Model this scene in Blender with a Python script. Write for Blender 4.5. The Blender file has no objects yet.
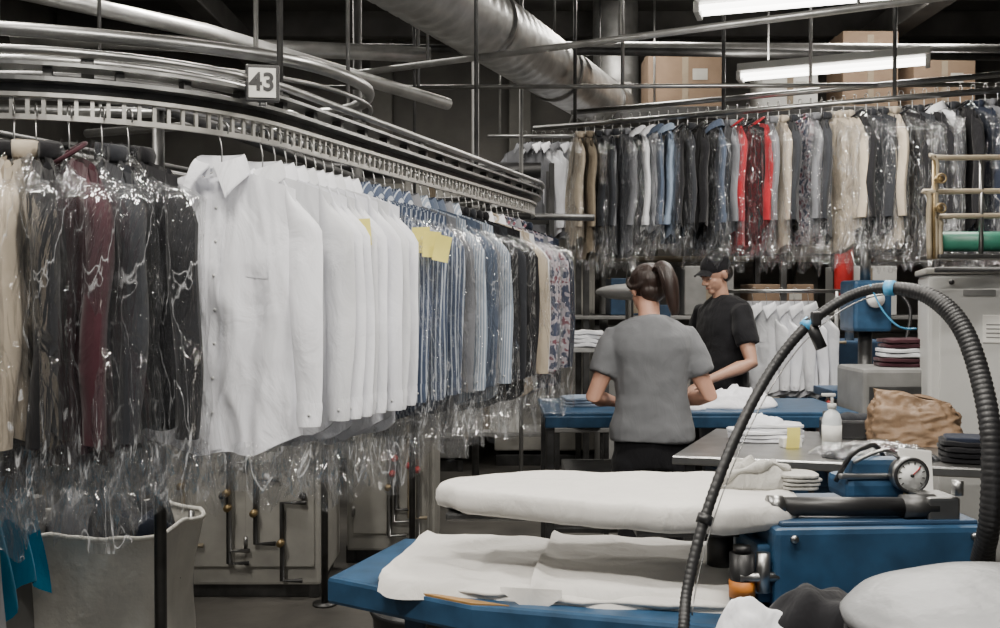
import bpy, bmesh, math, random
from mathutils import Vector, Matrix, noise, Euler
R=random.Random(7)
pi=math.pi
# ---------------------------------------------------------------- materials
def M(name,col,rough=.6,metal=0,ns=8,na=.12,bump=.1,bs=40,stretch=(1,1,1),spec=.5,sheen=0):
    m=bpy.data.materials.new(name); m.use_nodes=True
    nt=m.node_tree; b=nt.nodes['Principled BSDF']
    b.inputs['Roughness'].default_value=rough; b.inputs['Metallic'].default_value=metal
    b.inputs['Specular IOR Level'].default_value=spec
    b.inputs['Sheen Weight'].default_value=sheen
    tc=nt.nodes.new('ShaderNodeTexCoord'); mp=nt.nodes.new('ShaderNodeMapping')
    mp.inputs['Scale'].default_value=stretch
    nt.links.new(tc.outputs['Object'],mp.inputs['Vector'])
    n=nt.nodes.new('ShaderNodeTexNoise'); n.inputs['Scale'].default_value=ns; n.inputs['Detail'].default_value=5
    nt.links.new(mp.outputs[0],n.inputs['Vector'])
    r=nt.nodes.new('ShaderNodeValToRGB')
    c=Vector(col[:3])
    r.color_ramp.elements[0].position=.3; r.color_ramp.elements[1].position=.7
    r.color_ramp.elements[0].color=(*(c*(1-na)),1); r.color_ramp.elements[1].color=(*[min(1,x*(1+na)) for x in c],1)
    nt.links.new(n.outputs['Fac'],r.inputs['Fac']); nt.links.new(r.outputs[0],b.inputs['Base Color'])
    if bump>0:
        n2=nt.nodes.new('ShaderNodeTexNoise'); n2.inputs['Scale'].default_value=bs; n2.inputs['Detail'].default_value=4
        nt.links.new(mp.outputs[0],n2.inputs['Vector'])
        bp=nt.nodes.new('ShaderNodeBump'); bp.inputs['Strength'].default_value=bump; bp.inputs['Distance'].default_value=.01
        nt.links.new(n2.outputs['Fac'],bp.inputs['Height']); nt.links.new(bp.outputs[0],b.inputs['Normal'])
    return m
def fabric(name,col,rough=.85,na=.05,bump=.8,bs=9):
    m=M(name,col,rough,0,6,na,bump,bs,(1,1,.6),.2,.1)
    for n in m.node_tree.nodes:
        if n.type=='BUMP': n.inputs['Distance'].default_value=.02
        if n.type=='TEX_NOISE' and abs(n.inputs['Scale'].default_value-bs)<.01: n.inputs['Distortion'].default_value=.8
    return m
def emis(name,col,s):
    m=bpy.data.materials.new(name); m.use_nodes=True; b=m.node_tree.nodes['Principled BSDF']
    b.inputs['Base Color'].default_value=(1,1,1,1)
    b.inputs['Emission Color'].default_value=(*col,1); b.inputs['Emission Strength'].default_value=s
    return m
def striped(name,c1,c2,scale,pos=.80,axis='X'):
    m=fabric(name,c1); nt=m.node_tree; b=nt.nodes['Principled BSDF']
    tc=nt.nodes.new('ShaderNodeTexCoord'); w=nt.nodes.new('ShaderNodeTexWave')
    w.bands_direction=axis; w.inputs['Scale'].default_value=scale; w.inputs['Distortion'].default_value=.0
    nt.links.new(tc.outputs['Object'],w.inputs['Vector'])
    r=nt.nodes.new('ShaderNodeValToRGB'); r.color_ramp.interpolation='CONSTANT'
    r.color_ramp.elements[0].color=(*c1,1); r.color_ramp.elements[1].color=(*c2,1); r.color_ramp.elements[1].position=pos
    nt.links.new(w.outputs['Color'],r.inputs['Fac']); nt.links.new(r.outputs[0],b.inputs['Base Color'])
    return m
def floral(name,c1,c2,c3):
    m=fabric(name,c1); nt=m.node_tree; b=nt.nodes['Principled BSDF']
    tc=nt.nodes.new('ShaderNodeTexCoord'); v=nt.nodes.new('ShaderNodeTexNoise'); v.inputs['Scale'].default_value=34
    v.inputs['Detail'].default_value=1
    nt.links.new(tc.outputs['Object'],v.inputs['Vector'])
    r=nt.nodes.new('ShaderNodeValToRGB'); r.color_ramp.interpolation='CONSTANT'
    e=r.color_ramp.elements; e[0].color=(*c3,1); e[1].color=(*c1,1); e[1].position=.45
    x=e.new(.60); x.color=(*c2,1)
    nt.links.new(v.outputs['Fac'],r.inputs['Fac']); nt.links.new(r.outputs[0],b.inputs['Base Color'])
    return m
def plastic_film(name):
    m=bpy.data.materials.new(name); m.use_nodes=True; nt=m.node_tree; nt.nodes.clear(); L=nt.links.new
    out=nt.nodes.new('ShaderNodeOutputMaterial'); tc=nt.nodes.new('ShaderNodeTexCoord')
    mp=nt.nodes.new('ShaderNodeMapping'); mp.inputs['Scale'].default_value=(1,1,.30)
    L(tc.outputs['Object'],mp.inputs[0])
    n=nt.nodes.new('ShaderNodeTexNoise'); n.inputs['Scale'].default_value=17; n.inputs['Detail'].default_value=3
    n.inputs['Distortion'].default_value=1.0
    L(mp.outputs[0],n.inputs['Vector'])
    bp=nt.nodes.new('ShaderNodeBump'); bp.inputs['Strength'].default_value=1; bp.inputs['Distance'].default_value=.06
    L(n.outputs['Fac'],bp.inputs['Height'])
    # crumple creases: thin whitish lines in the polythene, strengthened to paint in its highlights
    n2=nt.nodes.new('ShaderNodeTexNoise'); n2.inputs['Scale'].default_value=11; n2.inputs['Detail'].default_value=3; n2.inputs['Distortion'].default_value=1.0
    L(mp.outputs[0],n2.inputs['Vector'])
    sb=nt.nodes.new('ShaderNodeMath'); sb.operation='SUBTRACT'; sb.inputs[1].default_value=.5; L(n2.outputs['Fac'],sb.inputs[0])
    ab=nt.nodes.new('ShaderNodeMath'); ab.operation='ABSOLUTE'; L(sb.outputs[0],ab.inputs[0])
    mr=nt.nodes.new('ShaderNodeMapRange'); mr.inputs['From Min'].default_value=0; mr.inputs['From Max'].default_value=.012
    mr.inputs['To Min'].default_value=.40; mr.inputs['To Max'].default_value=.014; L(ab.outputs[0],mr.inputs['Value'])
    g=nt.nodes.new('ShaderNodeBsdfGlossy'); g.inputs['Roughness'].default_value=.08; g.inputs['Color'].default_value=(.97,.98,1,1)
    L(bp.outputs[0],g.inputs['Normal'])
    t=nt.nodes.new('ShaderNodeBsdfTransparent'); t.inputs['Color'].default_value=(.985,.985,.985,1)
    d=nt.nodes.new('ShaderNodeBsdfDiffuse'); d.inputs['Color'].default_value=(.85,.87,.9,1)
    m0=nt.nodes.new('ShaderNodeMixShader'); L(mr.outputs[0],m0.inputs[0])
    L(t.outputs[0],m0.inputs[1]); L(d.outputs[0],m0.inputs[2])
    f=nt.nodes.new('ShaderNodeFresnel'); f.inputs['IOR'].default_value=1.55; L(bp.outputs[0],f.inputs['Normal'])
    mm=nt.nodes.new('ShaderNodeMath'); mm.operation='MULTIPLY'; mm.inputs[1].default_value=1.4; L(f.outputs[0],mm.inputs[0])
    m3=nt.nodes.new('ShaderNodeMath'); m3.operation='MINIMUM'; m3.inputs[1].default_value=.32; L(mm.outputs[0],m3.inputs[0])
    m1=nt.nodes.new('ShaderNodeMixShader'); L(m3.outputs[0],m1.inputs[0])
    L(m0.outputs[0],m1.inputs[1]); L(g.outputs[0],m1.inputs[2])
    L(m1.outputs[0],out.inputs[0]); return m

white=fabric('white_cotton',(.80,.81,.86)); white2=fabric('offwhite_cotton',(.66,.67,.70))
padw=fabric('press_pad_cotton',(.60,.585,.555),bump=.4,bs=16); ragm=fabric('worn_rag_cotton',(.42,.41,.38),bump=.8,bs=18)
grey_f=fabric('grey_jersey',(.15,.155,.165),na=.02,bump=.5,bs=10); lgrey=fabric('light_grey_wool',(.15,.155,.17))
black_f=fabric('black_wool',(.009,.009,.011)); char_f=fabric('charcoal_wool',(.022,.024,.029))
navy_f=fabric('navy_wool',(.014,.019,.034)); cream_f=fabric('cream_linen',(.42,.36,.28)); tan_f=fabric('tan_cotton',(.22,.18,.13))
maroon_f=fabric('maroon_knit',(.045,.014,.020)); red_f=fabric('red_silk',(.30,.012,.02)); blue_f=fabric('pale_blue_cotton',(.22,.28,.37))
denim=fabric('denim_blue',(.06,.08,.12)); teal=fabric('teal_cotton',(.02,.24,.42)); brown_f=fabric('brown_tweed',(.085,.065,.05))
stripe=striped('blue_striped_cotton',(.06,.08,.13),(.40,.44,.50),24,.80)
stripe2=striped('fine_striped_cotton',(.22,.27,.34),(.50,.53,.58),34,.7)
flor=floral('floral_print',(.36,.33,.36),(.16,.06,.08),(.05,.06,.10))
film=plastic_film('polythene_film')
steel=M('brushed_steel',(.34,.34,.335),.34,1,12,.15,.05,60)
steel_b=M('bright_zinc',(.50,.49,.46),.4,.85,20,.12,.05,60)
dsteel=M('dark_steel',(.09,.09,.09),.45,.8,10,.3,.1,40)
blackm=M('black_paint',(.015,.015,.016),.4,0,10,.2,.05,40)
rubber=M('black_rubber',(.012,.012,.013),.45,0,30,.2,.1,80)
bluep=M('blue_enamel',(.020,.062,.125),.40,0,14,.3,.05,30)
bluep2=M('dull_blue_enamel',(.02,.05,.10),.5,0,14,.25,.05,30)
galv=M('galvanised_duct',(.52,.52,.51),.38,.8,9,.25,.1,30)
ivory=M('ivory_paint',(.36,.35,.32),.5,0,7,.14,.05,30)
greyp=M('grey_machine_paint',(.20,.20,.195),.55,0,6,.22,.1,25)
whitep=M('white_paint',(.55,.55,.53),.45,0,5,.06,.03,20)
paper=M('paper',(.75,.74,.70),.8,0,20,.03,0); yellow=M('yellow_tag_paper',(.80,.71,.18),.7,0,20,.05,0)
button=M('shell_button',(.6,.6,.6),.3,0,20,.05,0)
card=M('cardboard',(.17,.115,.075),.85,0,8,.12,.1,40); kraft=M('kraft_paper',(.21,.135,.08),.6,0,8,.15,1.0,16)
canvas=M('cart_canvas',(.74,.72,.66),.9,0,5,.12,.6,25)
wood=M('varnished_wood',(.30,.17,.06),.5,0,6,.25,.1,30,(1,8,1))
skin=M('skin',(.50,.27,.19),.5,0,14,.08,.04,90); skin2=M('skin_tanned',(.46,.26,.18),.5,0,14,.08,.04,90)
hairm=M('brown_hair',(.020,.010,.007),.42,0,60,.4,.5,70,(1,1,.15)); hairb=M('dark_hair',(.015,.011,.009),.5,0,60,.3,.5,70)
orange=M('orange_label',(.60,.20,.03),.5,0,10,.1,0); brass=M('brass',(.30,.22,.11),.45,.8,10,.2,.05,40)
copper=M('painted_pipe_cream',(.33,.28,.20),.55,.1,10,.15,.05,40); green=M('green_tank_paint',(.03,.15,.10),.4,0,10,.15,.03,30)
redp=M('red_paint',(.38,.02,.02),.4,0,10,.1,.03,30); clearp=M('translucent_plastic',(.70,.74,.76),.25,0,10,.05,0)
glassw=M('gauge_face',(.85,.85,.83),.25,0,10,.02,0); lightblue=M('blue_tie_clip',(.08,.35,.62),.4,0,10,.1,0)
tubeE=emis('fluorescent_tube',(1,.97,.9),9)

# ---------------------------------------------------------------- mesh builder
class MB:
    def __init__(s): s.V=[];s.F=[];s.I=[];s.S=[];s.mats=[];s.M=Matrix.Identity(4)
    def mi(s,m):
        if m not in s.mats: s.mats.append(m)
        return s.mats.index(m)
    def add(s,vs,fs,mat,smooth=True):
        o=len(s.V); s.V+= [tuple(s.M@Vector(v)) for v in vs]; i=s.mi(mat)
        for f in fs: s.F.append(tuple(a+o for a in f)); s.I.append(i); s.S.append(smooth)
    def bmadd(s,bm,mat,smooth=False):
        bm.verts.index_update(); s.add([v.co.copy() for v in bm.verts],[[v.index for v in f.verts] for f in bm.faces],mat,smooth); bm.free()
    def box(s,c,sz,mat,rot=(0,0,0),bev=.006):
        bm=bmesh.new(); bmesh.ops.create_cube(bm,size=1)
        for v in bm.verts: v.co=Vector((v.co.x*sz[0],v.co.y*sz[1],v.co.z*sz[2]))
        bev=min(bev,min(sz)*.4)
        if bev>0: bmesh.ops.bevel(bm,geom=bm.edges[:],offset=bev,segments=2,affect='EDGES',profile=.6)
        bm.transform(Matrix.Translation(c)@Euler(rot).to_matrix().to_4x4()); s.bmadd(bm,mat)
    def prism(s,poly,z0,z1,mat,bev=.006,seg=2,smooth=False):
        bm=bmesh.new(); vs=[bm.verts.new((p[0],p[1],z0)) for p in poly]; f=bm.faces.new(vs)
        r=bmesh.ops.extrude_face_region(bm,geom=[f])
        for g in r['geom']:
            if isinstance(g,bmesh.types.BMVert): g.co.z=z1
        bmesh.ops.recalc_face_normals(bm,faces=bm.faces[:])
        if bev>0:
            es=[e for e in bm.edges if abs(e.verts[0].co.z-e.verts[1].co.z)<1e-6]
            bmesh.ops.bevel(bm,geom=es,offset=bev,segments=seg,affect='EDGES',profile=.5)
        s.bmadd(bm,mat,smooth)
    def tube(s,pts,r,mat,seg=10,closed=False,caps=True,flat=1,up=None):
        pts=[Vector(p) for p in pts]; n=len(pts)
        rs=r if isinstance(r,(list,tuple)) else [r]*n
        T=[]
        for i in range(n):
            a=pts[(i-1)%n] if (closed or i>0) else pts[i]; b=pts[(i+1)%n] if (closed or i<n-1) else pts[i]
            T.append((b-a).normalized())
        nrm=Vector(up) if up else (Vector((0,0,1)) if abs(T[0].z)<.9 else Vector((1,0,0)))
        vs=[];fs=[]
        for i in range(n):
            nrm=(nrm-T[i]*nrm.dot(T[i])).normalized(); bi=T[i].cross(nrm)
            for j in range(seg):
                a=2*pi*j/seg; vs.append(pts[i]+nrm*math.cos(a)*rs[i]*flat+bi*math.sin(a)*rs[i])
        for i in range(n if closed else n-1):
            k=(i+1)%n
            for j in range(seg): fs.append((i*seg+j,k*seg+j,k*seg+(j+1)%seg,i*seg+(j+1)%seg))
        if caps and not closed:
            fs.append(tuple(range(seg))); fs.append(tuple((n-1)*seg+j for j in reversed(range(seg))))
        s.add(vs,fs,mat,True)
    def cyl(s,a,b,r,mat,seg=14,r2=None):
        a=Vector(a);b=Vector(b); s.tube([a,b],[r,r2 if r2 is not None else r],mat,seg)
    def rings(s,L,mat,seg=24,caps=True,fold=0,ph=0,sq=2):
        vs=[];fs=[]
        for i,(c,rx,ry) in enumerate(L):
            for j in range(seg):
                a=2*pi*j/seg; k=1+fold*math.sin(3*a+ph+i*.6)+fold*.6*math.sin(7*a+ph*2-i*.9)
                ca,sa=math.cos(a),math.sin(a)
                q=(abs(ca)**sq+abs(sa)**sq)**(-1/sq)
                vs.append((c[0]+rx*k*ca*q,c[1]+ry*k*sa*q,c[2]))
        n=len(L)
        for i in range(n-1):
            for j in range(seg): fs.append((i*seg+j,i*seg+(j+1)%seg,(i+1)*seg+(j+1)%seg,(i+1)*seg+j))
        if caps: fs.append(tuple(reversed(range(seg)))); fs.append(tuple((n-1)*seg+j for j in range(seg)))
        s.add(vs,fs,mat,True)
    def ell(s,c,r,mat,rot=(0,0,0),seg=20,fn=None):
        bm=bmesh.new(); bmesh.ops.create_uvsphere(bm,u_segments=seg,v_segments=seg//2+2,radius=1)
        for v in bm.verts:
            k=fn(v.co) if fn else 1
            v.co=Vector((v.co.x*r[0],v.co.y*r[1],v.co.z*r[2]))*k
        bm.transform(Matrix.Translation(c)@Euler(rot).to_matrix().to_4x4()); s.bmadd(bm,mat,True)
    def grid(s,fn,nu,nv,mat,smooth=True):
        vs=[fn(i/(nu-1),j/(nv-1)) for j in range(nv) for i in range(nu)]
        fs=[(j*nu+i,j*nu+i+1,(j+1)*nu+i+1,(j+1)*nu+i) for j in range(nv-1) for i in range(nu-1)]
        s.add(vs,fs,mat,smooth)
    def heap(s,c,rx,ry,h,mat,seed=0,amp=.35,sc=9,n=40,rz=0):
        cr,sr=math.cos(rz),math.sin(rz)
        def f(u,v):
            a=u*2*pi; r=min(1,v*1.25); low=max(0,(v-.8)/.2)
            rr=1+.18*noise.noise(Vector((math.cos(a)*1.5,math.sin(a)*1.5,seed)))
            x=math.cos(a)*r*rx*rr; y=math.sin(a)*r*ry*rr
            z=h*math.sqrt(max(0,1-r**2.6))
            nz=noise.noise(Vector((x*sc,y*sc,seed*3.1)))+.6*noise.noise(Vector((x*sc*2.3,y*sc*2.3,seed)))
            rdg=1-abs(noise.noise(Vector((x*sc*1.3+5,y*sc*1.3,seed*2)))*2)
            z=max(0,z*(1+amp*nz)+h*amp*.35*rdg*(1-r**4))
            if low>0: z=z*(1-low)
            return (c[0]+x*cr-y*sr,c[1]+x*sr+y*cr,c[2]+z)
        s.grid(f,n,n//2,mat)
    def folded(s,c,w,d,h,mat,seed=0,n=3,rz=0):
        for k in range(n):
            def f(u,v,k=k):
                a=u*2*pi; x=math.cos(a);y=math.sin(a); q=(abs(x)**5+abs(y)**5)**(-1/5)
                p=v*pi; rr=min(1,math.sin(p)*1.6)
                wob=1+.06*noise.noise(Vector((x*2,y*2,seed+k*3)))
                zz=(1-math.cos(p))/2
                X=x*q*w/2*rr*wob; Y=y*q*d/2*rr*wob
                Z=c[2]+h*(k+zz)/n+.12*h*noise.noise(Vector((X*14,Y*14,seed)))*(.3+zz)
                t=rz+.06*((k*37)%5-2)
                return (c[0]+X*math.cos(t)-Y*math.sin(t),c[1]+X*math.sin(t)+Y*math.cos(t),Z)
            s.grid(f,36,12,mat)
    def done(s,name,parent=None,loc=None,rz=0,center=True,mods=None):
        vs=s.V
        if loc is None and center and vs:
            xs=[v[0] for v in vs];ys=[v[1] for v in vs];zs=[v[2] for v in vs]
            o=Vector(((min(xs)+max(xs))/2,(min(ys)+max(ys))/2,min(zs))); vs=[tuple(Vector(v)-o) for v in vs]; loc=o
        me=bpy.data.meshes.new(name); me.from_pydata(vs,[],s.F)
        for m in s.mats: me.materials.append(m)
        me.polygons.foreach_set('material_index',s.I); me.polygons.foreach_set('use_smooth',s.S); me.update()
        ob=bpy.data.objects.new(name,me); bpy.context.scene.collection.objects.link(ob)
        if loc is not None: ob.location=loc
        ob.rotation_euler=(0,0,rz)
        if parent: ob.parent=parent
        return ob
def empty(name,loc,rz=0):
    e=bpy.data.objects.new(name,None); e.location=loc; e.rotation_euler=(0,0,rz); e.empty_display_size=.1
    bpy.context.scene.collection.objects.link(e); return e
def smooth_path(P,n=8,closed=False):
    P=[Vector(p) for p in P]; out=[]; m=len(P)
    for i in range(m if closed else m-1):
        if closed: a,b,c,d=P[(i-1)%m],P[i],P[(i+1)%m],P[(i+2)%m]
        else: a,b,c,d=P[max(i-1,0)],P[i],P[i+1],P[min(i+2,m-1)]
        for k in range(n):
            t=k/n; out.append(.5*((2*b)+(c-a)*t+(2*a-5*b+4*c-d)*t*t+(3*b-a-3*c+d)*t**3))
    if not closed: out.append(P[-1])
    return out

# ---------------------------------------------------------------- room
floorm=M('stained_concrete',(.085,.080,.072),.5,0,3,.4,.15,20)
wallm=M('aged_wall_paint',(.13,.125,.115),.8,0,2.5,.25,.1,20)
ceilm=M('dark_ceiling',(.085,.082,.078),.85,0,3,.3,.1,20)
colm=M('column_paint',(.17,.165,.15),.7)
def slab(name,c,s,m): b=MB(); b.box(c,s,m,bev=0); b.done(name)
slab('floor',(.3,3.5,-.05),(9,13,.1),floorm)
slab('ceiling',(.3,3.5,4.25),(9,13,.1),ceilm)
slab('wall_back',(.3,10.05,2.1),(9,.1,4.2),wallm)
slab('wall_left',(-4.25,3.5,2.1),(.1,13,4.2),wallm)
slab('wall_right',(4.85,3.5,2.1),(.1,13,4.2),wallm)
b=MB()
for y in [2,3.2,4.4,5.6,6.8,8.0,9.2]: b.box((.3,y,4.08),(8.9,.12,.24),ceilm,bev=.01)
for x in (-2.4,3.4): b.box((x,3.5,3.88),(.18,12.8,.2),ceilm,bev=.01)
b.done('ceiling_joists')
b=MB()
for x in (-1.2,.2,1.7,3.1): b.box((x,9.9,2.1),(.22,.16,4.1),colm,bev=.01)
b.done('wall_columns')

# ---------------------------------------------------------------- visible lamps, then unseen added fill lamps
def lamp(a,bq,power,upf=.15):
    a=Vector(a);c=Vector(bq);mid=(a+c)/2;d=c-a;L=d.length;ang=math.atan2(d.y,d.x)
    b=MB()
    b.M=Matrix.Rotation(ang,4,'Z')
    b.box((0,0,.06),(L+.06,.10,.05),whitep); b.box((0,0,.03),(L+.04,.22,.015),whitep)
    for sx in(-1,1): b.box((sx*(L/2+.015),0,.0),(.03,.17,.06),whitep)
    for sy in(-.05,.05): b.cyl((-L/2,sy,0),(L/2,sy,0),.016,tubeE,12)
    for sx in(-.35,.35): b.cyl((sx*L,0,.08),(sx*L,0,4.1-mid.z),.006,dsteel,6)
    ob=b.done('ceiling_and_fill_lamp',loc=mid)
    for nm,z,rx,e in(('lamp_light',-.03,0,power),('added_uplight',.10,pi,power*upf)):  # second light is an added uplight to brighten the dark ceiling
        l=bpy.data.lights.new(nm,'AREA'); l.shape='RECTANGLE'; l.size=L; l.size_y=.16; l.energy=e*1.45; l.color=(1,.945,.86)
        lo=bpy.data.objects.new(nm,l); bpy.context.scene.collection.objects.link(lo)
        lo.parent=ob; lo.location=(0,0,z); lo.rotation_euler=(rx,0,ang)
lamp((1.045,5.08,3.0),(2.15,4.72,3.0),42,.4)
lamp((1.64,6.6,3.0),(2.68,6.15,3.0),40,.4)
lamp((-.9,1.0,3.1),(-.1,.9,3.1),46)  # unseen fixtures, added above and behind the camera for frontal fill
lamp((.2,1.6,3.1),(1.4,1.3,3.1),34)
lamp((-1.9,1.6,3.2),(-1.5,2.8,3.2),44)
lamp((-.6,-.9,2.9),(.8,-.9,2.9),12)
lamp((.5,3.2,3.2),(1.7,2.9,3.2),42,.4)
lamp((-1.6,4.1,3.2),(-.4,4.1,3.2),42,.4)  # added out of view to brighten the machines under the conveyor
lamp((-1.9,7.3,3.85),(-.7,7.3,3.85),26,.1)  # extra back lamps, added and kept out of view to light the background
lamp((.2,7.4,3.85),(1.4,7.4,3.85),30,.1)
lamp((2.6,7.4,3.85),(3.8,7.4,3.85),26,.1)

# ---------------------------------------------------------------- garments
def hanger(b,W=.2,mat=steel):
    b.tube(smooth_path([(.018,0,-.01),(.02,0,.008),(.008,0,.022),(-.008,0,.02),(-.014,0,.006),(-.006,0,-.02),(0,0,-.05),(0,0,-.085)],4),.0022,mat,6)
    b.tube([(0,0,-.10),(-W,0,-.17),(-W+.01,0,-.18),(W-.01,0,-.18),(W,0,-.17),(0,0,-.10)],.0022,mat,6)
def garment(name,loc,rz,mat,kind='shirt',W=.225,L=.80,T=.045,seed=0,cover=0,inner=None,res=26,sleeve=.60,tag=None,amp=.011,fringe=.12,hero=False):
    rn=random.Random(seed); b=MB(); hanger(b,W*.80)
    p1,p2,p3=[rn.uniform(0,6.3) for _ in range(3)]; f1=rn.uniform(6,10); f2=rn.uniform(13,19)
    z0=-.09;drop=.070
    vneck=.045
    def crease(x,y,z):
        g=noise.noise(Vector((x,y,z)))
        return max(0,1-abs(g)*5)
    def surf(s,r,side,off=0):
        a=abs(s); w=W*(.95+.06*r)
        zt=z0-drop*(a**1.1)
        if a<.3: zt-= (vneck if side<0 else .012)*(1-(a/.3)**2)
        zb=-L-.05+.055*a**3+.006*math.sin(s*9+p1)
        z=zt+(zb-zt)*r
        e=math.sqrt(max(0,1-a**4))
        th=T*(.25+.75*min(1,r*3.2))*e
        am=amp*min(1,.2+r*1.5)
        q=noise.noise(Vector((s*3+seed,r*4,side)))
        f=am*(math.sin(s*f1+p1+r*1.2+q)*.6+math.sin(s*f2+p2-r*1.7+2*q)*.4+1.2*q)
        f+=.5*amp*crease(s*2.0+r*1.3*(1 if s>0 else -1),r*2.2,seed+side*4)+.35*amp*crease(s*4,r*3-s*2,seed+9+side)
        return Vector((s*w+.004*math.sin(r*8+p3),side*(th+off)+f*e*(side if side<0 else 1),z))
    for side in(-1,1):
        b.grid(lambda u,v:surf(u*2-1,v,side),res,res,mat)
    if sleeve>0:
        kw=1.0 if kind=='shirt' else 1.15
        for sx in(-1,1):
            o=rn.uniform(-.015,.012); fw=rn.uniform(-.03,.0)-(.012 if hero else 0); zt=z0-drop+.006
            def slv(u,v):
                t=v
                xin=W*(.78+.08*t)+(.03*t); xout=W*.93+.066*kw*min(1,(t/.16))**.75+ .012*math.sin(min(1,t)*pi)-.004*t+ .012*t
                ry=(.010+.016*min(1,(t/.12))**.6 -.004*t)*(.65+.35*min(1,T/.04))*kw
                if t>.88: ry*=.95
                cx=(xin+xout)/2+o*t; rx=(xout-xin)/2
                a=u*2*pi; ca,sa=math.cos(a),math.sin(a)
                q=(abs(ca)**1.7+abs(sa)**1.7)**(-1/1.7)
                n1=noise.noise(Vector((ca*1.3+seed,sa*1.3,t*5+sx)))
                cr=crease(ca*.8+t*1.5,sa*.8+seed,t*3.2+sx*3)
                k=1+.10*n1+.10*cr
                z=zt-.012*abs(sx)-sleeve*t+ (.030*(1-t*6)*(-(ca)) if t<1/6 else 0)
                return (sx*(cx+rx*ca*q*(1+.04*n1)),fw*t+ry*sa*q*k+.006*math.sin(t*8+p1)*min(1,t*4),z)
            nv=30 if hero else 18
            b.grid(slv,24,nv,mat)
            if kind=='shirt':
                def cuff(u,v):
                    p=Vector(slv(u,.90+.10*v)); c=(Vector(slv(0,.90+.1*v))+Vector(slv(.5,.90+.1*v)))/2
                    d=(p-c); d.z=0; k=1.07 if .02<v<.98 else 1.0
                    return Vector((c.x+d.x*k,c.y+d.y*1.25,p.z-.004))
                b.grid(cuff,24,6,mat)
                p=cuff(.80,.5); b.cyl(p+Vector((0,-.001,0)),p+Vector((0,-.004,0)),.0038,button,8)
    if kind=='shirt':
        nn=z0; cs=1.15 if hero else 1
        for sx in(-1,1):
            def ring(u):
                a=pi/2-u*pi*.98; return Vector((sx*.056*cs*math.cos(a),.040*math.sin(a)-.006,0))
            def bandf(u,v):
                p=ring(u); fr=max(0,u-.5)*2
                return Vector((p.x,p.y-.01*fr,nn+.024-.038*fr-.03*v))
            def leaf(u,v):
                p=ring(u); fr=max(0,(u-.4)/.6)
                top=Vector((p.x,p.y-.01*fr,nn+.028-.036*fr))
                outv=Vector((p.x,p.y+.006,0)).normalized()
                low=top+Vector((outv.x*.016,outv.y*.014-.012*fr,(-.042-.034*fr*fr)*cs))
                if fr>0: low.x+=sx*.050*fr**2.2; low.y+=-.010*fr
                q=top.lerp(low,v); q.z+=.010*math.sin(v*pi)*(1-.4*fr); q.y-=.005*math.sin(v*pi)
                return q
            b.grid(bandf,16,4,mat); b.grid(leaf,22,8,mat)
            b.grid(lambda u,v:leaf(u,v)+Vector((0,.003,-.003)),22,8,mat)
        b.grid(lambda u,v:surf((u-.5)*.14,.07+v*.92,-1,.004+.001*math.sin(u*pi)),5,res,mat)
        for k in range(7):
            p=surf(0,.10+k*.125,-1,.006); b.cyl(p,p+Vector((0,-.0025,0)),.0042,button,10)
        b.grid(lambda u,v:surf(.36+u*.30,.24+v*.13,-1,.002),8,8,mat)
    elif kind=='jacket':
        im=inner or mat
        b.grid(lambda u,v:surf((u-.5)*.34*(1-v*.9),.0+v*.42,-1,.003),6,8,im)
        for sx in(-1,1):
            def lap(u,v):
                s=sx*(.17*(1-v*.92)+u*.26*math.sin(min(1,v*1.15+.12)*pi)**.7)
                return surf(s,.0+v*.46,-1,.008+.006*math.sin(u*pi))
            b.grid(lap,6,14,mat)
            b.grid(lambda u,v:surf(sx*(.38+u*.34),.62+v*.07,-1,.005),5,4,mat)
        b.tube([(.06*math.cos(a),.05*math.sin(a),z0+.005-.01*math.cos(a)) for a in [pi*k/8 for k in range(9)]],.014,mat,8,flat=1.6)
        for k in range(2):
            p=surf(.03,.5+k*.14,-1,.006); b.cyl(p,p+Vector((0,-.004,0)),.009,blackm,10)
    else:
        b.tube([(.062*math.cos(a),.04*math.sin(a)-.006,z0-.006+.03*math.sin(a)) for a in [2*pi*k/16 for k in range(16)]],.006,mat,6,closed=True)
    if tag:
        w_,h_,n_=tag
        for k in range(n_):
            b.M=Matrix.Translation((W+.035+k*w_*.8,-.035-.01*k,z0-.13-.015*k))@Matrix.Rotation(.45+.2*k,4,'Z')@Matrix.Rotation(.12*(k-.5),4,'Y')
            b.grid(lambda u,v:(u*w_-.5*w_,.006*math.sin(v*2),-v*h_),3,4,yellow)
        b.M=Matrix.Identity(4)
    if cover:
        LL=L+fringe; r0c=0 if cover==1 else .85
        def cov(s,r,side):
            r=r0c+(1-r0c)*r
            a=abs(s); w=(W*.45)+(W*.55+.085)*min(1,(r*6)**.6)+.015*r
            nx=noise.noise(Vector((s*3+seed,r*5,side*2))); nf=noise.noise(Vector((s*9,r*7+seed,side*2)))
            z=-.055-(LL)*r-.11*a*max(0,1-r*5) - (.05*noise.noise(Vector((s*7,seed,side)))+.025*math.sin(s*14+p1))*r**6
            e=math.sqrt(max(0,1-a**4)); fl=1+.6*max(0,r-.85)/.15
            y=side*(T+.020)*min(1,r*4+.3)*e*fl + .016*nx*e +.010*nf*e+ .008*math.sin(s*17+p3+4*nx)*e*min(1,r*2)
            return Vector((s*w+.014*nx,y,z))
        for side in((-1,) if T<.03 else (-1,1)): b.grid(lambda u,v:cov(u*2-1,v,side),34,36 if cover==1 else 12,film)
    return b.done(name,loc=loc,rz=rz)

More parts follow.
